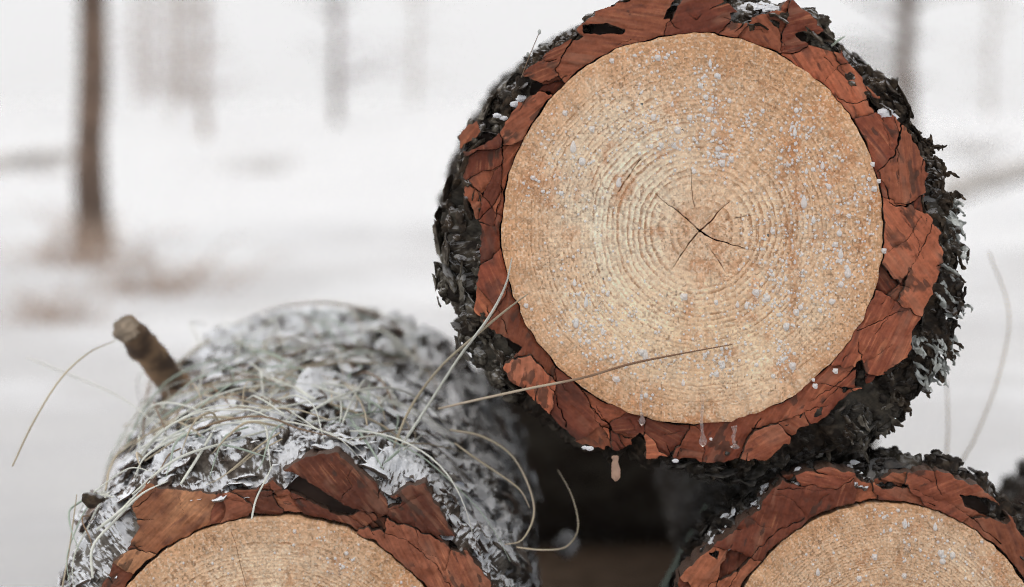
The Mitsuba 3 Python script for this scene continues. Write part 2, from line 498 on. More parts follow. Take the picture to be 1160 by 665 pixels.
def put_scale(log, th, d, lift, tilt, spin, mesh, r):
    """sets a flake onto the log's flank"""
    f = log.f
    rad = log.f.e1 * math.cos(th) + log.f.e2 * math.sin(th)
    tang = -log.f.e1 * math.sin(th) + log.f.e2 * math.cos(th)
    h = float(log.surf(np.array([[th]]), np.array([[d]]))[0, 0])
    p = f.world(np.array([[h * math.cos(th), h * math.sin(th) + float(log.lift(np.array([d]))[0]), d]]))[0] + rad * lift
    ax = f.a * math.cos(spin) + tang * math.sin(spin)
    bx = tang * math.cos(spin) - f.a * math.sin(spin)
    nz = rad * math.cos(tilt) + ax * math.sin(tilt)
    ax = ax * math.cos(tilt) - rad * math.sin(tilt)
    v, fc = mesh
    return p + v[:, :1] * ax + v[:, 1:2] * bx + v[:, 2:3] * nz, (fc if np.dot(np.cross(ax, bx), nz) > 0 else fc[:, ::-1])


# ------------------------------------------------------------------ shared materials
dark_bark('bark_dark', (0.014, 0.010, 0.0075), (0.10, 0.096, 0.080), 0.4, frost=0.15, seed=2.0, thr=0.56)
dark_bark('bark_frosted', (0.060, 0.048, 0.040), (0.24, 0.23, 0.21), 0.6, frost=1.0, seed=9.0, thr=0.40)
dark_bark('flake_frosted', (0.10, 0.075, 0.062), (0.30, 0.29, 0.27), 0.7, frost=1.0, seed=14.0, thr=0.31)
dark_bark('flake_dark', (0.030, 0.022, 0.016), (0.19, 0.18, 0.15), 0.6, frost=0.3, seed=21.0, thr=0.5)
dark_bark('flake_black', (0.016, 0.013, 0.011), (0.08, 0.08, 0.07), 0.3, frost=0.06, seed=27.0, thr=0.55)
plain('lichen_grey', (0.56, 0.59, 0.58), 0.6, 160, col2=(0.17, 0.18, 0.165))
plain('far_wood', (0.52, 0.38, 0.24), 0.2, 30)
plain('needle_pale', (0.80, 0.82, 0.75), 0.2, 30, 0.55)
plain('needle_straw', (0.58, 0.50, 0.37), 0.3, 30, 0.55)
plain('needle_green', (0.46, 0.55, 0.47), 0.25, 30, 0.55)
plain('needle_brown', (0.30, 0.20, 0.13), 0.4, 30, 0.6)
plain('snow_white', (0.80, 0.82, 0.86), 0.1, 90)
plain('twig_bark', (0.30, 0.19, 0.11), 0.6, 75, col2=(0.07, 0.042, 0.027))
plain('twig_end', (0.36, 0.29, 0.22), 0.5, 140)
plain('splinter_pink', (0.55, 0.36, 0.27), 0.3, 120)
plain('trunk_bark', (0.18, 0.12, 0.088), 0.5, 12, 0.9)
plain('trunk_pale', (0.50, 0.43, 0.38), 0.3, 9, 0.9)
plain('trunk_snowy', (0.66, 0.63, 0.60), 0.35, 9, 0.9)
scene['ice'] = {'type': 'blendbsdf', 'weight': 0.64, 'a': {'type': 'dielectric', 'int_ior': 1.5},
                'b': two({'type': 'diffuse', 'reflectance': {'type': 'rgb', 'value': [0.95, 0.95, 0.95]}})}
scene['clear_water'] = {'type': 'blendbsdf', 'weight': 0.07, 'a': {'type': 'dielectric', 'int_ior': 1.34},
                        'b': two({'type': 'diffuse', 'reflectance': {'type': 'rgb', 'value': [0.95, 0.95, 0.95]}})}

# ------------------------------------------------------------------ ground
def axis(lo, hi, near, far_step):
    a, x, s = [0.0], 0.0, near
    while x < hi:
        s = min(s * 1.045, far_step)
        x += s
        a.append(x)
    b, x, s = [], 0.0, near
    while x > lo:
        s = min(s * 1.045, far_step)
        x -= s
        b.append(x)
    return np.array(b[::-1] + a)


def ground_height(x, y):
    dist = np.hypot(x, y - 0.5)
    far = np.clip((dist - 1.6) / 4, 0, 1)
    rise = np.clip((y - 14) / 40, 0, 1)
    p = np.stack([x, y, 0 * x], -1)
    return far * (0.22 * (meshkit.fbm(p * 0.35, 4, 3) - 0.5) + 0.05 * (meshkit.fbm(p * 2.2, 3, 5) - 0.5)) + rise * rise * (3 - 2 * rise) * (0.65 + 1.2 * (meshkit.fbm(p * 0.05, 3, 8) - 0.4)) - 0.004


gx, gy = np.meshgrid(axis(-160, 160, 0.05, 6.0), axis(-40, 330, 0.05, 6.0))
V = np.stack([gx, gy, ground_height(gx, gy)], -1).reshape(-1, 3)
ny, nx = gx.shape
i, j = np.meshgrid(np.arange(ny - 1), np.arange(nx - 1), indexing='ij')
a = (i * nx + j).ravel()
F = np.vstack([np.stack([a, a + 1, a + nx + 1], -1), np.stack([a, a + nx + 1, a + nx], -1)])


def ground_fn(p, n, uv):
    near = dr.exp(-(dr.square((p.x - 0.12) / 0.55) + dr.square((p.y - 0.7) / 1.5)))          # little snow under the pile
    big = fbm(p.x * 0.55 + 4, p.y * 0.30, 2.0)
    small = fbm(p.x * 5, p.y * 5, 1.0)
    snow = mix((0.58, 0.59, 0.61), (0.68, 0.69, 0.70), small)
    litter = mix((0.042, 0.028, 0.019), (0.11, 0.075, 0.052), fbm(p.x * 60, p.y * 60, octaves=2))
    cover = smoothstep(0.56, 0.74, big + 0.35 * (small - 0.5)) * 0.24 * smoothstep(18, 8, p.y)
    return mix(snow, litter, dr.minimum(dr.maximum(cover, smoothstep(0.25, 0.6, near + 0.3 * (small - 0.5))), 1.0))


material('ground_snow', ground_fn, 0.9, 0.1)
scene['ground'] = mikit.ply((V, F), 'ground_snow', True)
labels['ground'] = {'label': 'snow covered forest floor with patches of brown litter', 'category': 'ground', 'kind': 'structure'}

# ------------------------------------------------------------------ the three logs
def ring_of(frame, wood_px, outer_px, notches, cracks, jag_amp, seed, gap=0.0016):
    """wood disc and bark plates in face coordinates"""
    wood = jag(frame.uw(wood_px), 0.0012, 0.0016, seed, 130.0)
    outer = jag(frame.uw(outer_px), 0.0012, jag_amp, seed + 1, 240.0)
    gp = np.array(wood.exterior.coords)[:-1]
    g = gap * (0.55 + 1.5 * np.clip(meshkit.fbm(np.column_stack([gp * 75, gp[:, :1] * 0]), 3, seed + 4) * 3.0 - 1.1, 0, 1.6))
    out = gp * (1 + g / np.linalg.norm(gp, axis=1))[:, None] if True else gp
    hole = Polygon(out).buffer(0)
    ring = outer.difference(hole)
    for k, nt in enumerate(notches):
        ring = ring.difference(jag(frame.uw(nt), 0.001, 0.0012, seed + 20 + k, 400.0))
    for k, (pts, w0, w1) in enumerate(cracks):
        Q = frame.uw(pts)
        e0, e1 = Q[0] - Q[1], Q[-1] - Q[-2]
        ext_ = 7 * frame.px
        Q = np.vstack([[Q[0] + e0 / np.linalg.norm(e0) * ext_], Q, [Q[-1] + e1 / np.linalg.norm(e1) * ext_]])
        P = jag_line(Q, 0.0018, seed + 50 + k, 0.001)
        ring = ring.difference(crack_poly(P, 0.40 * w0 * frame.px, 0.40 * w1 * frame.px))
    q = np.random.default_rng(seed + 900)
    ext = outer.exterior
    rin, rout = float(np.sqrt(wood.area / np.pi)), float(np.sqrt(outer.area / np.pi))
    for k in range(15):                                  # slanting seams right through the ring
        t0 = (k + q.uniform(0.1, 0.9)) / 15 * 2 * np.pi
        sl = q.choice([-1, 1]) * q.uniform(0.05, 0.24)
        P = jag_line([((rin - 0.002 + (rout - rin + 0.016) * h_) * math.cos(t0 + sl * h_ ** 0.7), (rin - 0.002 + (rout - rin + 0.016) * h_) * math.sin(t0 + sl * h_ ** 0.7)) for h_ in np.linspace(0, 1, 6)], 0.0022, seed + 700 + k, 0.001)
        ring = ring.difference(crack_poly(P, q.uniform(0.3, 0.9) * frame.px, q.uniform(0.4, 1.8) * frame.px))
    for k in range(16):                                  # seams between the layers, running along the ring
        t0, sp = q.uniform(-np.pi, np.pi), q.uniform(0.18, 0.4)
        ha, hb = q.uniform(0.15, 0.6), q.uniform(0.5, 1.15)
        P = jag_line([((rin + (rout - rin) * mix2(ha, hb, z_)) * math.cos(t0 + sp * z_), (rin + (rout - rin) * mix2(ha, hb, z_)) * math.sin(t0 + sp * z_)) for z_ in np.linspace(0, 1, 7)], 0.0022, seed + 800 + k, 0.001)
        ring = ring.difference(crack_poly(P, q.uniform(0.25, 0.7) * frame.px, q.uniform(0.3, 1.3) * frame.px))
    for k in range(16):                                  # small splits running in from the weathered side
        t0 = q.uniform()
        p0 = np.array(ext.interpolate(t0, normalized=True).coords[0])
        p1 = np.array(ext.interpolate((t0 + 0.002) % 1, normalized=True).coords[0])
        tg = (p1 - p0) / (np.linalg.norm(p1 - p0) + 1e-9)
        inn = -p0 / np.linalg.norm(p0)
        di = inn * q.uniform(0.35, 1) + tg * q.normal(0, 0.8)
        di /= np.linalg.norm(di)
        L = q.uniform(5, 24) * frame.px
        P = jag_line([p0 - di * 0.002, p0 + di * L * 0.5, p0 + di * L], 0.0012, seed + 300 + k, 0.001)
        ring = ring.difference(crack_poly(P, q.uniform(1.5, 4) * frame.px, 0.4 * frame.px))
    for k in range(8):                                  # hair cracks between the layers of the bark
        t0 = q.uniform(-np.pi, np.pi)
        r0_ = mix2(float(np.hypot(*gp.mean(0)) + np.sqrt(wood.area / np.pi)), float(np.sqrt(outer.area / np.pi)), q.uniform(0.1, 0.8))
        sp = q.uniform(0.04, 0.14)
        P = jag_line([((r0_ + dr_) * math.cos(t0 + z_), (r0_ + dr_) * math.sin(t0 + z_)) for z_, dr_ in ((0, q.normal(0, .003)), (sp / 2, 0), (sp, q.normal(0, .003)))], 0.0016, seed + 500 + k, 0.001)
        ring = ring.difference(crack_poly(P, q.uniform(0.3, 1.4) * frame.px, 0.3 * frame.px))
    return wood, outer, pieces(ring, 6e-6)


def circle_px(cx, cy, rx, ry=None, n=90):
    t = np.arange(n) * 2 * np.pi / n
    return [(cx + rx * math.cos(q), cy + (ry or rx) * math.sin(q)) for q in t]


def build_faces(log, wood, plates, cracks_in_wood, wood_mat, mat_of, seed, proud=0.0012):
    f = log.f
    w = wood
    for pts, w0, w1 in cracks_in_wood:
        w = w.difference(crack_poly(jag_line(f.uw(pts), 0.0007, seed + len(pts) + int(pts[0][0])), w0 * f.px, w1 * f.px))
    w = max(pieces(w, 1e-6), key=lambda p: p.area)
    v, fc = slab(w, 0.0016, 0.0011, 0.03, 0.0007, 220, 0.0006, seed, 0.0, -0.0015)
    part(log.key, 'wood', (f.world(v), fc), wood_mat, 25)
    r = np.random.default_rng(seed)
    for k, p in enumerate(sorted(plates, key=lambda p: math.atan2(p.centroid.y, p.centroid.x))):
        big = p.area > 5e-5
        deep = r.uniform(-0.003, 0.0045) + (r.uniform(0.001, 0.005) if p.area < 2e-4 else 0)
        v, fc = slab(p, 0.0017, 0.0011, 0.035 if big else 0.016, 0.0022, 170, 0.0006, seed + k, 0.0016, deep)
        vv = f.world(v)
        th_ = math.atan2(p.centroid.y, p.centroid.x)
        uv_ = np.tile([[r.uniform(), ((th_ + math.pi / 2 + r.normal(0, 0.45)) / math.pi) % 1.0]], (len(vv), 1))
        part(log.key, 'bark_plate', (vv, fc), mat_of(p), True, uv=uv_)
    # the dark layer between wood and bark, set back behind the joints
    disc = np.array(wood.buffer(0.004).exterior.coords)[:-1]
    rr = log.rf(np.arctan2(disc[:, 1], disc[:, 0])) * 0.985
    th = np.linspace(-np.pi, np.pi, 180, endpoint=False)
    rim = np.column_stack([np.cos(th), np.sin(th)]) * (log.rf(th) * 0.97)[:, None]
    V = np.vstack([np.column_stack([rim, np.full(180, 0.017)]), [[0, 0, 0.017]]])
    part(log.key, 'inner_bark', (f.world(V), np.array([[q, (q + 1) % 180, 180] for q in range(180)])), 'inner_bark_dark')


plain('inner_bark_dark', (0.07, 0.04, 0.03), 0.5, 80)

# ---- upper log
FU = Frame(786, 261, 0.0, 560, 150)
upper_outer = [(703, 2), (686, 10), (665, 23), (652, 34), (662, 40), (648, 46), (619, 59), (594, 82), (587, 100), (585, 118), (570, 143), (550, 128), (535, 139), (520, 156),
               (522, 168), (530, 181), (524, 198), (526, 223), (547, 257), (543, 290), (543, 305), (539, 355), (557, 373), (570, 411), (577, 431), (597, 445), (618, 466), (636, 481), (660, 504), (697, 510),
               (716, 507), (733, 521), (760, 520), (791, 521), (815, 526), (845, 522), (870, 521), (902, 491), (930, 476), (955, 452), (985, 434), (1010, 418), (1028, 404), (1034, 373), (1050, 345), (1062, 315),
               (1066, 290), (1064, 262), (1050, 238), (1047, 215), (1050, 195), (1042, 168), (1030, 150), (1016, 136), (1005, 120), (985, 98), (966, 75), (955, 60), (940, 40), (925, 20), (897, -3), (886, 10),
               (862, 16), (840, 20), (832, 10), (815, -4), (790, -8), (768, -6), (745, -4), (725, -4)]
upper_notches = [
    [(659, 28), (685, 26), (709, 32), (707, 38), (682, 39), (661, 38)],
    [(583, 84), (596, 86), (617, 96), (606, 106), (590, 116), (578, 112)],
    [(535, 120), (566, 124), (570, 143), (562, 156), (548, 163), (530, 172), (519, 170), (545, 150)],
    [(752, 22), (757, 10), (770, -10), (778, -8), (766, 10), (762, 22)],
    [(826, 15), (842, 12), (842, 27), (828, 24)],
    [(901, 38), (910, 35), (927, 39), (945, 28), (956, 50), (953, 60), (939, 57), (917, 49), (907, 46)],
    [(550, 377), (566, 378), (593, 395), (582, 404), (577, 411), (566, 409)],
    [(970, 410), (978, 408), (984, 440), (970, 440)],
    [(716, 500), (726, 490), (733, 500), (731, 525), (716, 515)],
    [(982, 106), (1000, 113), (1010, 127), (998, 132), (985, 120)],
]
upper_cracks = [
    ([(638, 92), (629, 80), (638, 63), (650, 44)], 2, 5), ([(615, 95), (628, 93), (642, 87)], 3, 2), ([(606, 100), (620, 104)], 2, 1),
    ([(566, 150), (570, 185), (567, 219), (562, 250)], 5, 2), ([(526, 205), (545, 195), (562, 190)], 3, 1.2), ([(545, 245), (560, 232), (566, 220)], 4, 2),
    ([(758, 19), (759, 25), (766, 30)], 4, 1.2), ([(830, 18), (826, 27), (816, 36)], 4, 1.6),
    ([(868, 12), (873, 26), (880, 32), (888, 50)], 2.5, 1.5), ([(917, 50), (912, 56), (898, 60), (884, 60)], 4, 2),
    ([(956, 112), (966, 118), (985, 114), (998, 127)], 2.5, 5), ([(1022, 138), (1020, 158), (1014, 176), (999, 190)], 7, 3),
    ([(994, 196), (1004, 214), (1008, 232), (1026, 233), (1046, 222)], 2, 6), ([(1001, 302), (1012, 317), (1028, 326)], 3, 1.2),
    ([(978, 372), (992, 366), (1006, 360), (1022, 352)], 4, 1), ([(973, 392), (976, 415)], 1.5, 5), ([(938, 452), (950, 440), (962, 446), (980, 430)], 2.5, 3),
    ([(838, 520), (848, 498), (860, 480)], 4, 3), ([(858, 486), (884, 480), (915, 466), (932, 462)], 3, 2), ([(733, 470), (731, 488), (728, 500)], 2, 4),
    ([(655, 436), (672, 462), (692, 486), (692, 512)], 2, 6), ([(624, 440), (632, 458), (640, 476)], 1.5, 5), ([(578, 405), (600, 404), (618, 420), (640, 440)], 5, 1.5),
    ([(545, 330), (560, 345), (572, 372)], 2, 3), ([(790, 486), (800, 500), (797, 522)], 1.2, 2.5), ([(1040, 250), (1030, 268), (1012, 282)], 2.5, 1),
    ([(1020, 240), (1034, 262), (1044, 288)], 1, 1.5), ([(940, 88), (950, 76), (962, 72)], 1, 2),
    ([(542, 300), (556, 296), (568, 280)], 3, 1),
]
wood_u, outer_u, plates_u = ring_of(FU, circle_px(785, 259, 216, 221), upper_outer, upper_notches, upper_cracks, 0.0026, 11, 0.0007)
px = FU.px
rb_u = polar([(a, r * px) for a, r in ((180, 277), (165, 266), (150, 259), (135, 256), (110, 257), (90, 264), (65, 266), (45, 268), (25, 284), (10, 296), (0, 306), (-15, 318), (-30, 322), (-45, 316), (-60, 298), (-90, 276), (-120, 276), (-150, 282), (-165, 284))])
LU = Log('pine_log', FU, outline_radius(outer_u), rb_u, lambda d: 1 + 0.10 * np.clip(d / 0.6, 0, 1), 1.30, 5, 0.012)
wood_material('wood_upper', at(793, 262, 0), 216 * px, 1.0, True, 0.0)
bark_cut('bark_cut_upper', FU.c, (0.165, 0.040, 0.021), (0.35, 0.108, 0.055))
wc_u = [([(793, 262), (806, 250), (813, 240), (826, 228)], 2.6, 0.8), ([(793, 262), (780, 250), (766, 238), (752, 228)], 2.2, 0.7), ([(793, 261), (780, 276), (770, 291), (761, 305)], 2.2, 0.6),
        ([(792, 262), (808, 270), (826, 276), (850, 283)], 2.4, 0.6), ([(802, 278), (812, 293), (821, 308)], 0.6, 1.1), ([(786, 236), (784, 214), (783, 192)], 0.9, 0.5), ([(738, 217), (752, 228)], 0.5, 0.8),
        ([(700, 218), (712, 200), (722, 184), (727, 180)], 0.6, 1.6), ([(822, 250), (838, 246), (856, 243)], 0.6, 0.8)]
build_faces(LU, wood_u, plates_u, wc_u, 'wood_upper', lambda p: 'bark_cut_upper', 101)
LU.bark(np.linspace(0, 2 * np.pi, 940, endpoint=False), np.concatenate([np.linspace(0.006, 0.22, 170), np.linspace(0.225, 1.30, 110)]), 'bark_dark')
tag('pine_log', 'sawn pine log on top of the pile, its whole round cut face in view', 'log')

# ---- left log: swells towards its far end, its back dusted with frost
FL = Frame(312, 802, 0.02, 500, 150)
left_outer = ([(117, 660), (128, 640), (142, 625), (152, 605), (156, 598), (150, 575), (153, 560), (166, 549), (192, 556), (220, 557), (245, 562), (267, 556), (289, 553), (311, 545), (322, 532), (340, 522), (356, 517), (381, 514),
               (397, 527), (420, 545), (438, 566), (452, 560), (464, 550), (481, 548), (494, 572), (508, 597), (520, 612), (535, 632), (548, 650), (560, 668)]
              + [(312 + (284 - 42 * u_) * math.cos(-0.42 + u_ * (math.pi + 0.97)), 802 + (284 - 42 * u_) * math.sin(-0.42 + u_ * (math.pi + 0.97))) for u_ in np.linspace(0, 1, 40)])
left_notches = [[(306, 541), (322, 534), (336, 538), (364, 556), (392, 573), (408, 578), (400, 584), (383, 585), (350, 568), (317, 553)],
                [(436, 560), (446, 566), (452, 562), (458, 568), (440, 577)], [(495, 606), (515, 608), (528, 628), (510, 622)]]
left_cracks = [([(312, 1005), (315, 1110)], 3, 3), ([(246, 548), (244, 566), (238, 590), (232, 612)], 1.6, 1.2), ([(150, 668), (170, 645), (190, 622), (212, 612), (235, 600)], 3, 1.5), ([(186, 622), (205, 616), (222, 616)], 3, 1.4), ([(152, 575), (166, 568), (172, 560)], 4, 1.2),
               ([(405, 580), (425, 583), (440, 588), (456, 594), (480, 604), (500, 612)], 4, 3.5), ([(383, 582), (410, 596), (436, 602), (462, 612), (490, 636), (508, 660)], 2, 2.5),
               ([(390, 560), (398, 552), (394, 540), (402, 530)], 2, 1), ([(418, 586), (424, 594)], 2, 3), ([(438, 590), (436, 604)], 2, 1.5), ([(470, 600), (478, 622), (492, 630)], 2, 1),
               ([(250, 556), (256, 578), (250, 592)], 1.2, 0.8), ([(200, 560), (206, 580)], 1.2, 0.6), ([(330, 562), (340, 580)], 1, 1.2), ([(128, 642), (145, 650)], 2, 1), ([(512, 616), (506, 640)], 1.5, 1.2)]
wood_l, outer_l, plates_l = ring_of(FL, circle_px(312, 802, 217), left_outer, left_notches, left_cracks, 0.0022, 31, 0.0011)
px = FL.px
rb_l = polar([(a, r * px) for a, r in ((90, 290), (75, 296), (60, 300), (45, 298), (30, 296), (0, 285), (-90, 272), (180, 256), (165, 258), (150, 268), (135, 286), (120, 294), (105, 292))])
grow_l = lambda d: 1 + 0.13 * np.clip(d / 0.5, 0, 1.1)
LL = Log('pine_log_001', FL, outline_radius(outer_l), rb_l, grow_l, 0.62, 17, 0.013, ramp=0.03)
LL.lift = lambda d: 0.150 * (grow_l(d) - 1)
wood_material('wood_left', at(312, 802, 0.02), 217 * px, 0.96, False, 4.0)
bark_cut('bark_cut_left', FL.c, (0.125, 0.036, 0.020), (0.27, 0.09, 0.048))
bark_cut('bark_cut_tan', FL.c, (0.22, 0.085, 0.042), (0.44, 0.22, 0.115))
wc_l = [([(262, 600), (268, 622), (276, 650), (284, 690)], 0.8, 0.6)]
tan_at = FL.uw([(200, 592), (170, 622), (222, 580), (150, 640), (178, 580)])
build_faces(LL, wood_l, plates_l, wc_l, 'wood_left', lambda p: 'bark_cut_tan' if any(p.distance(Point(*q)) < 0.002 for q in tan_at) else 'bark_cut_left', 303)
th = np.concatenate([np.linspace(math.radians(-15), math.radians(195), 760, endpoint=False), np.linspace(math.radians(195), math.radians(345), 110, endpoint=False)])
LL.bark(th, np.concatenate([np.linspace(0.006, 0.3, 250), np.linspace(0.3, 0.62, 180)[1:]]), 'bark_frosted')
tag('pine_log_001', 'frost dusted pine log with pine needles strewn over its back, lower left of the pile', 'log')

# ---- right log
FR = Frame(1003, 760, 0.01, 640, 150)
right_outer = ([(760, 690), (774, 646), (790, 634), (808, 618), (832, 600), (856, 578), (872, 560), (885, 543), (909, 533), (938, 530), (960, 533), (972, 536), (986, 541), (1001, 540), (1020, 536), (1034, 533), (1052, 532), (1068, 534),
                (1083, 541), (1098, 548), (1112, 551), (1131, 570), (1148, 592), (1162, 612), (1180, 640)]
               + [(1003 + 240 * math.cos(q), 765 + 240 * math.sin(q)) for q in np.linspace(-0.45, math.pi + 0.2, 40)])
right_notches = [[(1086, 560), (1112, 562), (1136, 574), (1146, 590), (1140, 594), (1117, 585), (1092, 573)], [(965, 531), (990, 533), (1000, 541), (985, 549), (972, 543)], [(800, 626), (815, 622), (812, 634)]]
right_cracks = [([(968, 540), (950, 553), (938, 556), (930, 566)], 3, 1), ([(990, 546), (1000, 556), (1010, 553)], 3, 1.2), ([(1058, 531), (1060, 545), (1064, 556)], 4, 1.5), ([(812, 665), (816, 640), (826, 622)], 4, 1.5),
                ([(826, 664), (842, 640), (861, 618), (880, 602), (905, 590)], 2, 3), ([(880, 560), (896, 566), (910, 580)], 1.5, 1), ([(1076, 570), (1092, 580), (1112, 596), (1130, 612)], 1, 3),
                ([(1104, 588), (1120, 586)], 1, 2), ([(900, 536), (906, 552)], 2, 0.8), ([(852, 590), (866, 596)], 2, 1), ([(1026, 540), (1022, 556)], 1, 0.8)]
wood_r, outer_r, plates_r = ring_of(FR, circle_px(1003, 751, 181), right_outer, right_notches, right_cracks, 0.0022, 51, 0.0012)
px = FR.px
rb_r = polar([(a, r * px) for a, r in ((90, 240), (60, 246), (30, 250), (0, 246), (-90, 238), (180, 246), (150, 252), (120, 244))])
LR = Log('pine_log_002', FR, outline_radius(outer_r), rb_r, lambda d: 1 - 0.5 * np.clip(d, 0, 0.6), 1.25, 23, 0.012)
LR.lift = lambda d: -0.128 * 0.5 * np.clip(d, 0, 0.6)
wood_material('wood_right', at(1003, 751, 0.01), 181 * px, 0.95, False, 8.0)
bark_cut('bark_cut_right', FR.c, (0.175, 0.046, 0.024), (0.35, 0.118, 0.060))
build_faces(LR, wood_r, plates_r, [], 'wood_right', lambda p: 'bark_cut_right', 505)
LR.bark(np.linspace(0, 2 * np.pi, 700, endpoint=False), np.concatenate([np.linspace(0.006, 0.2, 110), np.linspace(0.2, 1.25, 90)[1:]]), 'bark_dark')
tag('pine_log_002', 'smaller pine log beaded with drops, lower right under the top log', 'log')

# ---- a fourth log lying apart at the right edge
F4 = Frame(1264, 660, 0.607, 1275, 150)
px = F4.px
r4 = polar([(a, r * px) for a, r in ((0, 150), (90, 148), (180, 151), (-90, 148))])
L4 = Log('pine_log_003', F4, lambda th: r4(th) * 0.97, r4, lambda d: 1 + 0.05 * d, 0.22, 29, 0.012)
w4 = jag(F4.uw(circle_px(1264, 660, 120)), 0.003, 0.001, 3, 90)
wood_material('wood_fourth', F4.c, 120 * px, 0.9, False, 12.0)
v, fc = slab(w4, 0.003, 0.002, 0.02, 0.0007, 200, 0.0006, 3)
part('pine_log_003', 'wood', (F4.world(v), fc), 'wood_fourth', 25)
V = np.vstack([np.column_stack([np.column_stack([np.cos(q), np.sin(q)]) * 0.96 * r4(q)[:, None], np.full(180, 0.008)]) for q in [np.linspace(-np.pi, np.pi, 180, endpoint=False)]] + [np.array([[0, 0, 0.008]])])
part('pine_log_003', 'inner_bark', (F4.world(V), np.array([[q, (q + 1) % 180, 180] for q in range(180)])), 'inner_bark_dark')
L4.bark(np.linspace(0, 2 * np.pi, 400, endpoint=False), np.linspace(0.006, 0.22, 120), 'bark_dark')
tag('pine_log_003', 'dark rough bark of another log just peeking in at the right edge', 'log')

# ---- a billet lying across, behind the long logs
a0, a1 = at(545, 460, 1.55), at(968, 460, 1.55)
n_ = 40
r_ = 0.185
c_ = spline([a0 * [1, 1, 0] + [0, 0, r_ - 0.01], a1 * [1, 1, 0] + [0, 0, r_ - 0.01]], n_)
v, f = tube(c_, r_, 90)
nrm = v - np.column_stack([v[:, 0], np.full(len(v), 1.55), np.full(len(v), r_ - 0.01)])
v = v + nrm / r_ * (bark_relief(np.arctan2(nrm[:, 2], nrm[:, 1])[:, None] * r_, v[:, :1], 1.16, 41, amp=0.012))
part('pine_log_004', 'bark', (v, f), 'bark_dark', True)
tag('pine_log_004', 'dark log lying across in the gap, far behind the other logs', 'log')

# ------------------------------------------------------------------ flakes, lichen, stub on the logs
r = np.random.default_rng(77)


LUMPS = []
for k in range(24):
    m = trimesh.creation.icosphere(2, 1.0)
    v = np.array(m.vertices)
    v = v * (0.25 + 0.9 * meshkit.fbm(v * 1.6 + k * 7.3, 3, 3) + 0.35 * meshkit.noise(v * 4.5 + k * 3.1, 5))[:, None]
    LUMPS.append((v, np.array(m.faces)))


def flakes(log, n_big, n_small, th_rng, d_rng, size_big, size_small, mat, lift=(0.0005, 0.004)):
    """the larger flakes are parts of the log, the crumbs between them one mesh"""
    small = []
    for k in range(n_big + n_small):
        big = k < n_big
        th = math.radians(r.uniform(*th_rng))
        d = d_rng[0] + (d_rng[1] - d_rng[0]) * r.uniform() ** 1.25
        if log is LL and big:
            d = max(d, 0.012)
        size = r.uniform(*(size_big if big else size_small)) * (min(1.0, 0.45 + d / 0.12) if log is LL and big else 1.0)
        if not big and log is not LL:                     # crumbs: lumpy grains rather than flakes
            g = LUMPS[k % len(LUMPS)]
            v, f = put_scale(log, th, d, size * 0.1, r.normal(0, 0.5), r.uniform(0, 6.28), (g[0] * size * np.array([1.0, r.uniform(0.5, 0.9), r.uniform(0.35, 0.7)]), g[1]), r)
            small.append((v, f))
            continue
        m = scale_mesh(13 if big else 8, size, size * r.uniform(0.06, 0.14), r.uniform(-0.2, 0.3), r)
        v, f = put_scale(log, th, d, r.uniform(*lift), r.normal(0.0, 0.13), r.normal(0, 0.5), m, r)
        if big:
            part(log.key, 'bark_flake', (v, f), mat, 50)
        else:
            small.append((v, f))
    if small:
        part(log.key, 'bark_crumbs', join(small), mat, 50, kind='stuff')


flakes(LL, 260, 800, (5, 178), (0.004, 0.5), (0.009, 0.026), (0.002, 0.006), 'flake_frosted')
flakes(LU, 90, 900, (100, 225), (0.008, 0.12), (0.007, 0.018), (0.002, 0.0065), 'flake_dark')
flakes(LU, 80, 600, (-10, 80), (0.006, 0.08), (0.006, 0.015), (0.002, 0.006), 'flake_dark')
flakes(LU, 60, 400, (-100, -10), (0.006, 0.08), (0.006, 0.016), (0.002, 0.006), 'flake_black')
flakes(LR, 60, 500, (30, 190), (0.004, 0.15), (0.005, 0.012), (0.002, 0.005), 'flake_black')
flakes(LR, 40, 260, (95, 200), (0.001, 0.03), (0.003, 0.008), (0.0015, 0.004), 'flake_frosted')
flakes(L4, 30, 200, (60, 200), (0.006, 0.2), (0.006, 0.014), (0.002, 0.006), 'flake_dark')

# lobes of lichen and loose bark hanging off the right flank of the upper log
lobes, grey = [], []
for k in range(190):                                   # each tuft grows out of the bark as a chain of overlapping lobes
    th = math.radians(r.normal(-26, 16) if k % 4 else r.uniform(-5, 22))
    d = r.uniform(0.012, 0.05)
    rad = LU.f.e1 * math.cos(th) + LU.f.e2 * math.sin(th)
    p = LU.f.world(np.array([[0, 0, d]]))[0] + rad * (float(LU.surf(np.array([[th]]), np.array([[d]]))[0, 0]) - 0.002)
    di = rad + np.array([0.1, -0.25, -0.5]) * r.uniform(0.2, 1) + r.normal(0, 0.35, 3)
    for q in range(int(r.integers(3, 9))):
        di = di / np.linalg.norm(di)
        size = r.uniform(0.0022, 0.0052) * (1 - 0.07 * q)
        v, f_ = scale_mesh(11, size, size * 0.22, r.uniform(-0.4, 0.5), r)
        ay = np.cross(di, r.normal(size=3))
        ay /= np.linalg.norm(ay)
        grey.append(-34 < math.degrees(th) < 6 and k % 5 < 3)
        lobes.append((p + v[:, :1] * di + v[:, 1:2] * ay + v[:, 2:3] * np.cross(di, ay), f_))
        p = p + di * size * 0.85
        di = di + r.normal(0, 0.45, 3) + [0, 0, -0.25]
half = [i for i in range(len(lobes)) if grey[i]]
part('pine_log', 'lichen', join([lobes[i] for i in half]), 'lichen_grey', 50, kind='stuff', label='grey lichen tufts on the right flank')
part('pine_log', 'bark_lobes', join([lobes[i] for i in range(len(lobes)) if not grey[i]]), 'flake_dark', 50, kind='stuff', label='dark loose bark lobes on the right flank')

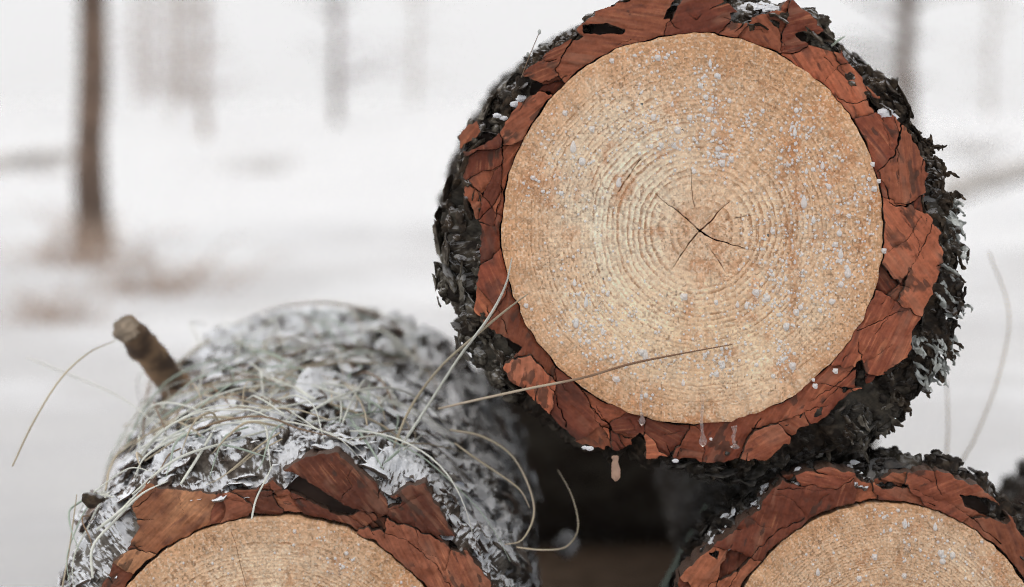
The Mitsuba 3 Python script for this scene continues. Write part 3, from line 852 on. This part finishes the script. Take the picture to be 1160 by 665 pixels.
# sawn-off stub of a branch on the left log
p0, p1 = at(208, 453, 0.34), at(143, 372, 0.24)
pts = spline([p0, (p0 + p1) / 2 + [0, 0, 0.003], p1], 14)
rad = np.linspace(0.0122, 0.0098, 14) * (1 + 0.03 * r.normal(size=14))
v, f = tube(pts, rad, 14)
v = v + (meshkit.noise(v * 260, 3) - 0.5)[:, None] * 0.003
part('pine_log_001', 'branch_stub', (v, f), 'twig_bark', 40, label='short brown branch stub with a frosted broken tip')
m = trimesh.creation.icosphere(3, 0.0088)
v = np.array(m.vertices) * (0.7 + 0.7 * meshkit.noise(np.array(m.vertices) * 330, 8))[:, None]
d_ = (p1 - p0) / np.linalg.norm(p1 - p0)
v = v - np.outer(v @ d_, d_) * 0.55 + p1
part('pine_log_001', 'stub_tip', (v, m.faces), 'twig_end', False)
m = trimesh.creation.icosphere(3, 0.0055)
v = np.array(m.vertices) * (0.6 + 0.8 * meshkit.noise(np.array(m.vertices) * 200, 8))[:, None] * [1.3, 1, 0.9] + at(104, 566, 0.05)
part('pine_log_001', 'bark_knob', (v, m.faces), 'flake_dark', True)

# splinter hanging under the upper log, snow caught in its bark
v, f = tube(spline([at(697, 516, 0.0), at(697, 528, -0.001), at(698, 545, 0.0)], 9), np.array([2.0, 2.4, 1.9, 2.3, 2.6, 2.9, 3.1, 2.6, 1.2]) * 0.0009, 10)
v = v + (np.stack([meshkit.noise(v * 420, q) for q in (1, 2, 3)], 1) - 0.5) * 0.0016
part('pine_log', 'splinter', (v, f), 'splinter_pink', True, label='pale splinter hanging from the lower edge')
for px_, py_, y_, s_ in ((1004, 128, 0.004, 0.0048), (1011, 133, 0.006, 0.003), (563, 131, 0.006, 0.0022), (571, 134, 0.006, 0.002), (848, 14, 0.022, 0.009), (862, 14, 0.024, 0.008), (873, 13, 0.02, 0.006), (838, 18, 0.018, 0.005), (668, 508, 0.0, 0.0021), (662, 507, 0.0, 0.0015), (765, 522, 0.0, 0.0018),
                          (592, 112, 0.01, 0.0035), (585, 118, 0.01, 0.003)):
    m = trimesh.creation.icosphere(4, 1.0)
    v = np.array(m.vertices) * (0.4 + 0.7 * meshkit.fbm(np.array(m.vertices) * 1.9 + px_, 4, 8) + 0.25 * meshkit.noise(np.array(m.vertices) * 7 + px_, 8))[:, None] * s_ * np.array([1.3, 1, 0.75]) + at(px_, py_, y_)
    part('pine_log', 'snow_fleck', (v, m.faces), 'snow_white', True)

# ------------------------------------------------------------------ drops
def drop_mesh(kind):
    m = trimesh.creation.icosphere(3, 1.0)
    v = np.array(m.vertices)
    if kind == 1:                                    # a tear, heavier below
        t = (v[:, 2] + 1) / 2
        v[:, 0] *= 1.05 - 0.65 * t ** 1.5
        v[:, 1] *= 1.0 - 0.55 * t ** 1.5
        v[:, 2] *= 1.55
    if kind == 2:                                    # lumpy cluster
        v *= (0.7 + 0.6 * meshkit.noise(v * 1.6 + 5, 2))[:, None]
    return mikit.ply((v, m.faces), 'ice', True)


drops = [drop_mesh(k) for k in range(3)]
clear = [{**d, 'bsdf': {'type': 'ref', 'id': 'clear_water'}} for d in drops]
water = [{**mikit.ply((np.array(trimesh.creation.icosphere(3, 1.0).vertices), trimesh.creation.icosphere(3, 1.0).faces), 'clear_water', True)}]


def face_point(log, px_, py_, out=0.0):
    uw = log.f.uw([(px_, py_)])[0]
    return log.f.world(np.array([[uw[0], uw[1], -0.0015 - out]]))[0]


clusters_u = [(740, 62, 14, 8, .5), (800, 95, 10, 14, .6), (798, 130, 16, 22, 1), (775, 170, 26, 16, 1), (815, 170, 12, 16, .7), (850, 140, 10, 14, .5), (905, 135, 12, 14, .7), (890, 175, 14, 16, .8), (930, 185, 16, 16, .8),
              (960, 230, 18, 22, .9), (900, 235, 30, 24, 1.2), (880, 270, 26, 24, 1.2), (935, 290, 26, 26, 1.3), (920, 330, 28, 22, 1.1), (885, 330, 24, 18, .9), (970, 300, 14, 22, .6), (860, 350, 26, 20, .9), (885, 405, 5, 18, .6), (815, 405, 22, 14, .9),
              (760, 350, 30, 16, .5), (690, 360, 22, 14, 1), (660, 330, 20, 24, .9), (655, 375, 16, 10, .7), (700, 400, 26, 10, .7), (745, 410, 20, 10, .6), (650, 180, 28, 28, .9), (690, 130, 30, 26, .7), (720, 150, 22, 24, .7), (665, 250, 26, 30, .5), (625, 210, 20, 24, .4), (985, 215, 8, 14, .3), (760, 120, 30, 30, .7), (730, 440, 30, 20, .5), (900, 400, 40, 30, .4)]
weights = np.array([c[4] for c in clusters_u])
weights /= weights.sum()


def scatter(log, clusters, wts, cx, cy, R, n_big, n_fine, group, label, sizes, keep_clear=None):
    fine = []
    ico = trimesh.creation.icosphere(1, 1.0)
    k = 0
    while k < n_big + n_fine:
        c = clusters[r.choice(len(clusters), p=wts)]
        x, y = c[0] + r.normal() * c[2], c[1] + r.normal() * c[3]
        if math.hypot(x - cx, y - cy) > R - 5 or (keep_clear and math.hypot(x - keep_clear[0], y - keep_clear[1]) < keep_clear[2]):
            continue
        if y > 690:
            continue
        big = k < n_big
        s = (sizes[0] + (sizes[1] - sizes[0]) * r.uniform() ** 2.6) if big else r.uniform(0.0003, 0.0010)
        if big:
            kind = 1 if r.uniform() < 0.25 else 0 if r.uniform() < 0.45 else 2
            p = face_point(log, x, y, 0.25 * s)
            key = key_for('water_drop')
            if r.uniform() < 0.3 and len(scene) > 5:
                s *= 0.9
            scene[key] = {**(clear if r.uniform() < 0.3 else drops)[kind], 'to_world': T().translate(p.tolist()).scale([s * r.uniform(0.85, 1.05), s * 0.7, s * r.uniform(0.95, 1.2)])}
            ang = (math.degrees(math.atan2(cy - y, x - cx)) + 360) % 360
            where = ('right', 'upper right', 'upper', 'upper left', 'left', 'lower left', 'lower', 'lower right')[int((ang + 22.5) // 45) % 8]
            zone = 'near the rim' if math.hypot(x - cx, y - cy) > 0.72 * R else 'midway out' if math.hypot(x - cx, y - cy) > 0.4 * R else 'close to the centre'
            sz = 'tiny' if s < 0.0014 else 'small' if s < 0.0021 else 'large'
            lab = f"{sz} {('round', 'tear shaped', 'lumpy')[kind]} drop, {where} part {zone}, {label}"
            tag(key, lab[:110], 'drop', f"{lab.split(',')[0]}s, {where} {zone}, {group}")
        else:
            p = face_point(log, x, y, 0.2 * s)
            fine.append((np.array(ico.vertices) * s * np.array([1, 0.8, 1.1]) + p, np.array(ico.faces)))
        k += 1
    return fine


fine_u = scatter(LU, clusters_u, weights, 785, 259, 214, 285, 1900, 'drops on the cut face of the top log', 'top cut face', (0.0007, 0.0024), (790, 262, 46))
cl_r = [(1000, 580, 60, 8, 1), (1040, 588, 50, 8, .6), (1030, 640, 50, 22, 1.4), (1060, 640, 24, 22, 1.2), (980, 640, 40, 24, .6), (1110, 630, 14, 18, .5), (930, 620, 30, 16, .3), (1050, 600, 20, 16, .5)]
wr = np.array([c[4] for c in cl_r]); wr /= wr.sum()
fine_r = scatter(LR, cl_r, wr, 1003, 751, 181, 46, 120, 'drops on the cut face of the lower right log', 'right cut face', (0.0008, 0.0023))
cl_l = [(470, 640, 14, 12, 1), (390, 640, 12, 8, .6), (270, 640, 60, 20, .5), (400, 610, 40, 10, .4)]
wl = np.array([c[4] for c in cl_l]); wl /= wl.sum()
fine_l = scatter(LL, cl_l, wl, 312, 802, 217, 16, 60, 'drops on the cut face of the frosty left log', 'left cut face', (0.0007, 0.0015))
scene['dew'] = mikit.ply(join(fine_u + fine_r + fine_l), 'ice', True)
tag('dew', 'fine dew of tiny droplets speckling the cut faces of the logs', 'dew', kind='stuff')
# runs and beads along the lower rim of the top face
for x, y0, y1, s, lab in ((726, 432, 481, 0.0019, 'thin run of water ending in a bead, left of the longest drip'),
                          (795, 446, 505, 0.0023, 'longest drip, hanging over the lower rim of the top log'),
                          (831, 482, 508, 0.0024, 'short drip with a dark bead, right of the longest drip')):
    key = key_for('hanging_drip')
    n = 22
    t = np.linspace(0, 1, n)
    p = np.array([face_point(LU, x + 0.8 * math.sin(q * 9), y0 + (y1 - y0) * q, 0.0004 + 0.0022 * q) for q in t])
    w = s * (0.34 + 0.12 * np.sin(t * 14 + x) ** 2 + 0.75 * np.exp(-((t - 0.9) / 0.075) ** 2) + 0.35 * np.exp(-((t - 0.05) / 0.08) ** 2))
    w[-1] *= 0.2
    scene[key] = mikit.ply(tube(p, w, 14), 'clear_water', True)
    tag(key, lab, 'drip', None)
for x, y, s in ((693, 69, .0020), (640, 128, .0021), (596, 346, .0019), (602, 350, .0012), (946, 420, .0022), (923, 437, .0021), (921, 430, .0014), (995, 205, .0017), (1001, 284, .0022), (988, 186, .0019), (990, 214, .0023), (984, 203, .0016), (805, 497, .0012)):
    key = key_for('water_drop')
    s *= 0.72
    scene[key] = {**drops[2], 'to_world': T().translate(face_point(LU, x, y, 0.0004).tolist()).scale([s, s * 0.8, s * 1.1])}
    tag(key, 'clear bead of water right at the rim of the top cut face', 'drop', 'drops along the rim of the top cut face')

# ------------------------------------------------------------------ pine needles
def hit_left(px_, py_, lift=0.004):
    """where the line of sight meets the left log's flank"""
    v = ray(px_, py_)
    for t in np.arange(1.3, 2.4, 0.004):
        q = EYE + v * t - LL.f.c
        u, w, d = q @ LL.f.e1, q @ LL.f.e2, q @ LL.f.a
        if d < 0.0:
            continue
        w -= float(LL.lift(np.array([d]))[0])
        if d > LL.len:
            break
        if math.hypot(u, w) < LL.base(math.atan2(w, u), np.array(d)):
            return EYE + v * (t - lift / 0.5)
    return None


def needle(pts, mat, label, group=None, r0=0.0008, r1=0.0003, name='pine_needle', n=26):
    key = key_for(name)
    c = spline(pts, n)
    w = np.interp(np.linspace(0, 1, n), [0, 0.1, 0.7, 1], [r0 * 0.8, r0, r0 * 0.85, r1])
    scene[key] = mikit.ply(tube(c, w, 6), mat, True)
    tag(key, label, 'pine needle', group)


A = lambda *q: [at(*x) for x in q]
needle(A((449, 513, .085), (480, 467, .06), (520, 405, .025), (552, 362, -.01), (572, 325, -.03), (580, 292, -.045)), 'needle_pale', 'long pale needle rising from the left log, tip upright against the top log', r0=.0010)
needle(A((442, 516, .085), (465, 462, .065), (500, 415, .04), (545, 375, .0), (575, 350, -.02), (598, 333, -.035)), 'needle_straw', 'long straw needle crossing the pale upright one, its tip further right', r0=.0009)


def n3_fn(p, n, uv):
    return mix((0.50, 0.42, 0.32), (0.23, 0.13, 0.08), smoothstep(0.015, 0.06, p.x + 0.02 * (noise(p.x * 90) - .5)))


material('needle_two_tone', n3_fn, 0.6, 0.3)
needle(A((497, 463, .06), (545, 452, .01), (600, 440, -.012), (660, 428, -.014), (715, 412, -.012), (770, 401, -.009), (830, 390, -.0035)), 'needle_two_tone', 'long needle lying across the lower part of the top cut face, brown towards its tip', r0=.0009)
needle(A((510, 487, .10), (545, 494, .085), (578, 514, .07), (598, 548, .06), (605, 582, .055), (592, 611, .05), (572, 617, .05)), 'needle_straw', 'looped dry needle curling down between the left and the top log, outer one', r0=.0009)
needle(A((515, 502, .09), (540, 520, .08), (570, 540, .07), (590, 556, .065), (600, 575, .06)), 'needle_straw', 'looped dry needle curling down between the left and the top log, inner one', r0=.0008)
needle(A((585, 620, .05), (615, 623, .05), (642, 619, .06), (655, 597, .08), (648, 562, .10), (632, 532, .12)), 'needle_straw', 'thin needle bent into a bow in the dark gap between the logs', r0=.0007)
needle(A((14, 528, .08), (38, 478, .10), (68, 430, .12), (100, 400, .15), (130, 386, .18)), 'needle_straw', 'thin bent needle standing off the left log in front of the branch stub, far left', r0=.0007)
needle(A((70, 668, .05), (78, 625, .05), (87, 560, .05)), 'needle_straw', 'short needle at the left flank of the left log near the lower edge', r0=.0006)
needle(A((285, 588, .005), (290, 566, .006), (300, 545, .008), (309, 527, .016)), 'needle_pale', 'short pale needle hanging over the rim of the left cut face', r0=.0007)
needle(A((30, 405, .30), (80, 425, .28), (140, 452, .22), (195, 497, .12)), 'needle_pale', 'blurred pale needle sticking out left below the branch stub', r0=.0006)
for pts, mat, lab in (
        (((385, 455), (402, 482), (420, 508), (434, 531)), 'needle_green', 'greenish needle pointing down to the notch in the bark of the left log'),
        (((361, 398), (365, 366), (385, 392), (420, 428), (428, 445)), 'needle_green', 'greenish bent needle on the crest of the left log'),
        (((196, 470), (250, 432), (300, 418), (345, 428)), 'needle_pale', 'pale needle arched over the left shoulder of the left log'),
        (((205, 548), (235, 500), (262, 448), (270, 395), (275, 372)), 'needle_pale', 'long pale needle climbing the left part of the left log'),
        (((150, 560), (200, 520), (260, 500), (320, 480), (345, 450)), 'needle_pale', 'long pale needle lying slantwise above the tan bark of the left log'),
        (((265, 385), (310, 405), (360, 425), (410, 440)), 'needle_straw', 'straw needle slanting down along the crest of the left log'),
        (((395, 430), (402, 400), (420, 365), (440, 350)), 'needle_green', 'greenish needle pointing up over the crest of the left log'),
        (((110, 600), (135, 580), (150, 565), (170, 545)), 'needle_pale', 'short pale needle at the left shoulder of the left log'),
        (((105, 655), (105, 620), (130, 590), (160, 560), (190, 545)), 'needle_pale', 'pale needle curving round the left end of the left log')):
    P = [hit_left(x, y, 0.006 + 0.005 * (i % 2)) for i, (x, y) in enumerate(pts)]
    P = [p for p in P if p is not None]
    if len(P) >= 2:
        needle(P, mat, lab, r0=.0010)
GN = 'needles strewn over the left log'
for k in range(190):
    twin = k % 3 == 1
    th0, d0 = (th0 + 0.01, d0 + 0.003) if twin else (math.radians(r.uniform(62, 138)), 0.02 + 0.46 * r.uniform() ** 1.6)
    head = head0 + r.normal(0, 0.2) if twin else (r.choice([-1, 1]) * r.normal(1.25, 0.4) + (math.pi if r.uniform() < 0.3 else 0) if r.uniform() < 0.75 else r.uniform(0, 2 * math.pi))
    head0 = head
    L = r.uniform(0.06, 0.16)
    bend = r.normal(0, 0.9)
    n, kink = 9, int(r.integers(2, 9))
    pts, s, d, h = [], th0 * 0.165, d0, r.uniform(0.006, 0.015)
    arch = r.uniform(0, 0.016) * (r.uniform() < 0.5)
    for q in range(n):
        tt = q / (n - 1)
        if d < 0.006:
            break
        pts.append(LL.point(s / 0.165, d, h - 0.002 + arch * math.sin(math.pi * tt) + 0.0004 * r.normal())[0])
        s += math.cos(head) * L / n
        d += math.sin(head) * L / n
        if q == kink:
            head += r.normal(0, 0.35)
        head += bend * L / n
    if len(pts) < 4:
        continue
    mat = ('needle_pale', 'needle_pale', 'needle_pale', 'needle_straw', 'needle_straw', 'needle_green', 'needle_brown')[int(r.integers(7))]
    w = {'needle_pale': 'pale frosted', 'needle_straw': 'straw coloured', 'needle_green': 'grey green', 'needle_brown': 'dry brown'}[mat]
    side = 'crest' if 70 < math.degrees(th0) < 110 else 'left' if math.degrees(th0) >= 110 else 'right'
    deep = 'near its cut' if d0 < 0.09 else 'a bit behind its cut' if d0 < 0.18 else 'halfway back' if d0 < 0.32 else 'far back'
    dd_ = pts[-1] - pts[0]
    lie = 'lengthwise' if abs(dd_[1]) > 1.3 * abs(dd_[0]) else 'crosswise'
    curl = 'curved' if abs(bend) > 5 else 'straight'
    lab = f"{curl} {w} needle lying {lie}, {side} of left log, {deep}"
    needle(pts, mat, lab, 'group of ' + lab, r0=r.uniform(.0005, .00095), r1=.00015, n=16)

# wisps at the top log
needle(A((566, 175, .03), (590, 90, .03), (612, 34, .035)), 'needle_brown', 'hair thin fibre standing off the upper left bark of the top log', r0=.0003)
for x, y in ((598, 62), (611, 36)):
    m = trimesh.creation.icosphere(2, 0.0013)
    part('pine_log', 'lichen_tuft', (np.array(m.vertices) * [0.8, 0.6, 1.3] + at(x, y, .033), m.faces), 'lichen_grey', True)
needle(A((942, 52, .004), (948, 47, .0), (957, 41, -.002)), 'needle_green', 'tiny green needle stuck in the upper right bark of the top log', r0=.0008)
needle(A((835, 10, .02), (850, 4, .02), (876, 8, .02)), 'needle_brown', 'thin twiglet over the snowy notch at the top of the top log', r0=.0005)
# grass behind at the right
for pts, lab in ((((1120, 285, .5), (1143, 355, .5), (1130, 430, .5), (1105, 495, .5), (1085, 545, .5)), 'blurred dry grass stalk leaning at the right, the longer one'),
                 (((1072, 430, .5), (1074, 480, .5), (1072, 530, .5)), 'blurred short dry grass stalk behind the right log')):
    key = key_for('grass_stalk')
    q = A(*pts)
    g0 = q[-1].copy()
    g0[2] = 0.0
    c = spline(q + [(q[-1] + g0) / 2, g0], 30)
    scene[key] = mikit.ply(tube(c, np.linspace(.0006, .0013, 30), 5), 'needle_straw', True)
    tag(key, lab, 'grass')
# blade in the gap and a lump of snow under the pile
key = key_for('grass_stalk')
scene[key] = mikit.ply(tube(spline(A((752, 668, .30), (775, 622, .32), (800, 572, .34)), 14), np.linspace(.004, .001, 14), 5), 'needle_green', True)
tag(key, 'dim green blade in the dark gap beside the right log', 'grass')
m = trimesh.creation.icosphere(3, 1.0)
key = key_for('snow_lump')
scene[key] = mikit.ply((np.array(m.vertices) * (0.7 + 0.5 * meshkit.noise(np.array(m.vertices) * 1.5 + 3, 2))[:, None] * [0.011, 0.014, 0.012] + at(641, 617, 0.62), m.faces), 'snow_white', True)
tag(key, 'small pale lump of snow in the dark gap under the logs', 'snow')

# ------------------------------------------------------------------ trees behind
def tree(xpx, depth, dia, mat, label, lean=0.0, group=None, seed=0, height=7.0):
    q = np.random.default_rng(seed)
    t = 'tree' if 'tree' not in labels else f"tree_{sum(k.startswith('tree') for k in labels):03d}"
    y = EYE[1] + depth
    base = at(xpx, HORIZON, y)
    z0 = float(ground_height(np.array(base[0]), np.array(y))) - 0.05
    zs = np.concatenate([np.linspace(0, 2.2, 14), np.linspace(2.6, height, 8)])
    P = np.column_stack([base[0] + lean * (zs - 0.8) + 0.02 * np.cumsum(q.normal(0, 0.4, len(zs))) * (zs > 0.5), np.full(len(zs), y) + 0.02 * q.normal(size=len(zs)), z0 + zs])
    P[:, 0] += base[0] - np.interp(z0 + 0.7, P[:, 2], P[:, 0])
    rad = dia / 2 * (1 - 0.75 * zs / height) * (1 + 0.55 * np.exp(-zs / 0.10))
    v, f = tube(P, rad, 14)
    v = v + (meshkit.fbm(v * np.array([30, 30, 9]), 3, seed) - 0.5)[:, None] * (v - [base[0], y, 0]) * [0.35, 0.35, 0]
    labels[t] = {'label': label, 'category': 'tree'}
    if group:
        labels[t]['group'] = group
    part(t, 'trunk', (v, f), mat, True)
    tw = []
    for b in range(6 if depth < 15 else 44):
        z = q.uniform(2.4 if depth < 15 else 0.5, height * (0.92 if b < 8 else 0.55))
        s = np.array([np.interp(z, zs, P[:, 0]), y, z0 + z])
        an = q.uniform(0, 2 * np.pi)
        L = q.uniform(0.6, 1.5) if b < 6 else q.uniform(0.5, 1.6)
        e = s + L * np.array([math.cos(an), math.sin(an), q.uniform(-0.1, 0.6)])
        g = tube(spline([s, (s + e) / 2 + [0, 0, 0.1], e], 6), np.linspace(dia * 0.13, dia * 0.02, 6), 5)
        if b < 6:
            part(t, 'branch', g, mat, True)
        else:
            tw.append(g)
    if tw:
        part(t, 'twigs', join(tw), mat, True, kind='stuff')


tree(106, 10.2, 0.137, 'trunk_bark', 'brown tree trunk out of focus at the upper left, darkest one behind the logs', 0.0, None, 1)
tree(381, 48, 0.15, 'trunk_bark', 'thin faint trunk far back between the left trees and the top log', 0.0, None, 2)
tree(1027, 27, 0.20, 'trunk_bark', 'faint brown trunk far back to the right of the top log', 0.0, None, 3)
for k, (x, d, w) in enumerate(((157, 54, .10), (171, 66, .14), (197, 48, .09), (208, 70, .22), (229, 40, .15))):
    tree(x, d, w, 'trunk_pale', ('first', 'second', 'third', 'fourth', 'fifth')[k] + ' from the left of the five pale trunks right of the brown trunk', 0.0, 'pale trunks right of the brown trunk', 10 + k)
tree(470, 60, 0.10, 'trunk_pale', 'very faint far trunk nearest to the top log on its left', 0.012, None, 30)
tree(1120, 70, 0.12, 'trunk_pale', 'barely visible far trunk at the right edge', 0.0, None, 31)
# dry brown bracken round the foot of the brown trunk and pale shrubs further off
def clump(name, xpx, ypx, size, n, mat, label, seed, cat):
    q = np.random.default_rng(seed)
    key = key_for(name)
    y = EYE[1] + 0.5 / ((ypx - HORIZON) / K)
    b_ = at(xpx, ypx, y)
    b_[2] = float(ground_height(np.array(b_[0]), np.array(y)))
    ms = []
    for k in range(n):
        an, L = q.uniform(0, 2 * np.pi), size * q.uniform(0.4, 1.0)
        o = b_ + [q.normal(0, size * 0.35), q.normal(0, size * 0.35), -0.01]
        d_ = np.array([math.cos(an) * 0.7, math.sin(an) * 0.7, q.uniform(0.3, 1.1)])
        ms.append(tube(spline([o, o + d_ * L * 0.55, o + d_ * L + [0, 0, -0.3 * L]], 6), np.linspace(0.0035, 0.001, 6) * size / 0.3, 4))
    scene[key] = mikit.ply(join(ms), mat, True)
    tag(key, label, cat)


plain('bracken_brown', (0.60, 0.46, 0.37), 0.4, 20)
plain('shrub_grey', (0.72, 0.69, 0.66), 0.3, 20)
clump('dry_fern', 108, 297, 0.40, 70, 'bracken_brown', 'brown dead fern in front of the foot of the brown trunk', 1, 'fern')
clump('dry_fern', 180, 318, 0.30, 80, 'bracken_brown', 'rust coloured dead fern right of the foot of the brown trunk', 2, 'fern')
clump('dry_fern', 60, 352, 0.2, 70, 'bracken_brown', 'faint dead fern at the far left, left of the brown trunk', 3, 'fern')
clump('shrub', 290, 205, 0.5, 50, 'shrub_grey', 'grey blurred shrub between the brown trunk and the top log', 4, 'shrub')
clump('shrub', 1100, 196, 0.6, 60, 'shrub_grey', 'grey blurred shrub at the right behind the top log', 5, 'shrub')
clump('shrub', 45, 208, 0.45, 45, 'shrub_grey', 'low grey shrub left of the brown trunk', 6, 'shrub')
# a fallen trunk under snow and a bough, both blurred
for (x0, x1, yp, d, rr, lab) in ((-60, 96, 190, 12.5, 0.05, 'snow dusted fallen trunk lying left of the brown trunk'), (1075, 1220, 205, 12.0, 0.07, 'snow dusted fallen trunk lying at the right edge behind the top log')):
    key = key_for('fallen_trunk')
    a_, b_ = at(x0, yp + 12, EYE[1] + d), at(x1, yp - 16, EYE[1] + d * 1.03)
    for e in (a_, b_):
        e[2] = max(e[2], float(ground_height(np.array(e[0]), np.array(e[1]))))
    v, f = tube(spline([a_, (a_ + b_) / 2 + [0, 0, 0.03], b_], 16), np.linspace(rr, rr * 0.6, 16), 10)
    scene[key] = mikit.ply((v + (meshkit.fbm(v * 9, 3, 5) - 0.5)[:, None] * 0.04, f), 'trunk_snowy', True)
    tag(key, lab, 'fallen trunk')

# ------------------------------------------------------------------ winter mist between the trees
scene['mist'] = {'type': 'homogeneous', 'albedo': {'type': 'rgb', 'value': [0.95, 0.95, 0.95]}, 'sigma_t': {'type': 'rgb', 'value': [HAZE, HAZE, HAZE]}}
scene['haze'] = {'type': 'cube', 'to_world': T().translate([0, 150, 4.0]).scale([170, 200, 5.2]), 'bsdf': {'type': 'null'}, 'interior': {'type': 'ref', 'id': 'mist'}}
scene['camera']['medium'] = {'type': 'ref', 'id': 'mist'}
labels['haze'] = {'label': 'pale winter mist hanging between the far trees', 'category': 'mist', 'kind': 'stuff'}
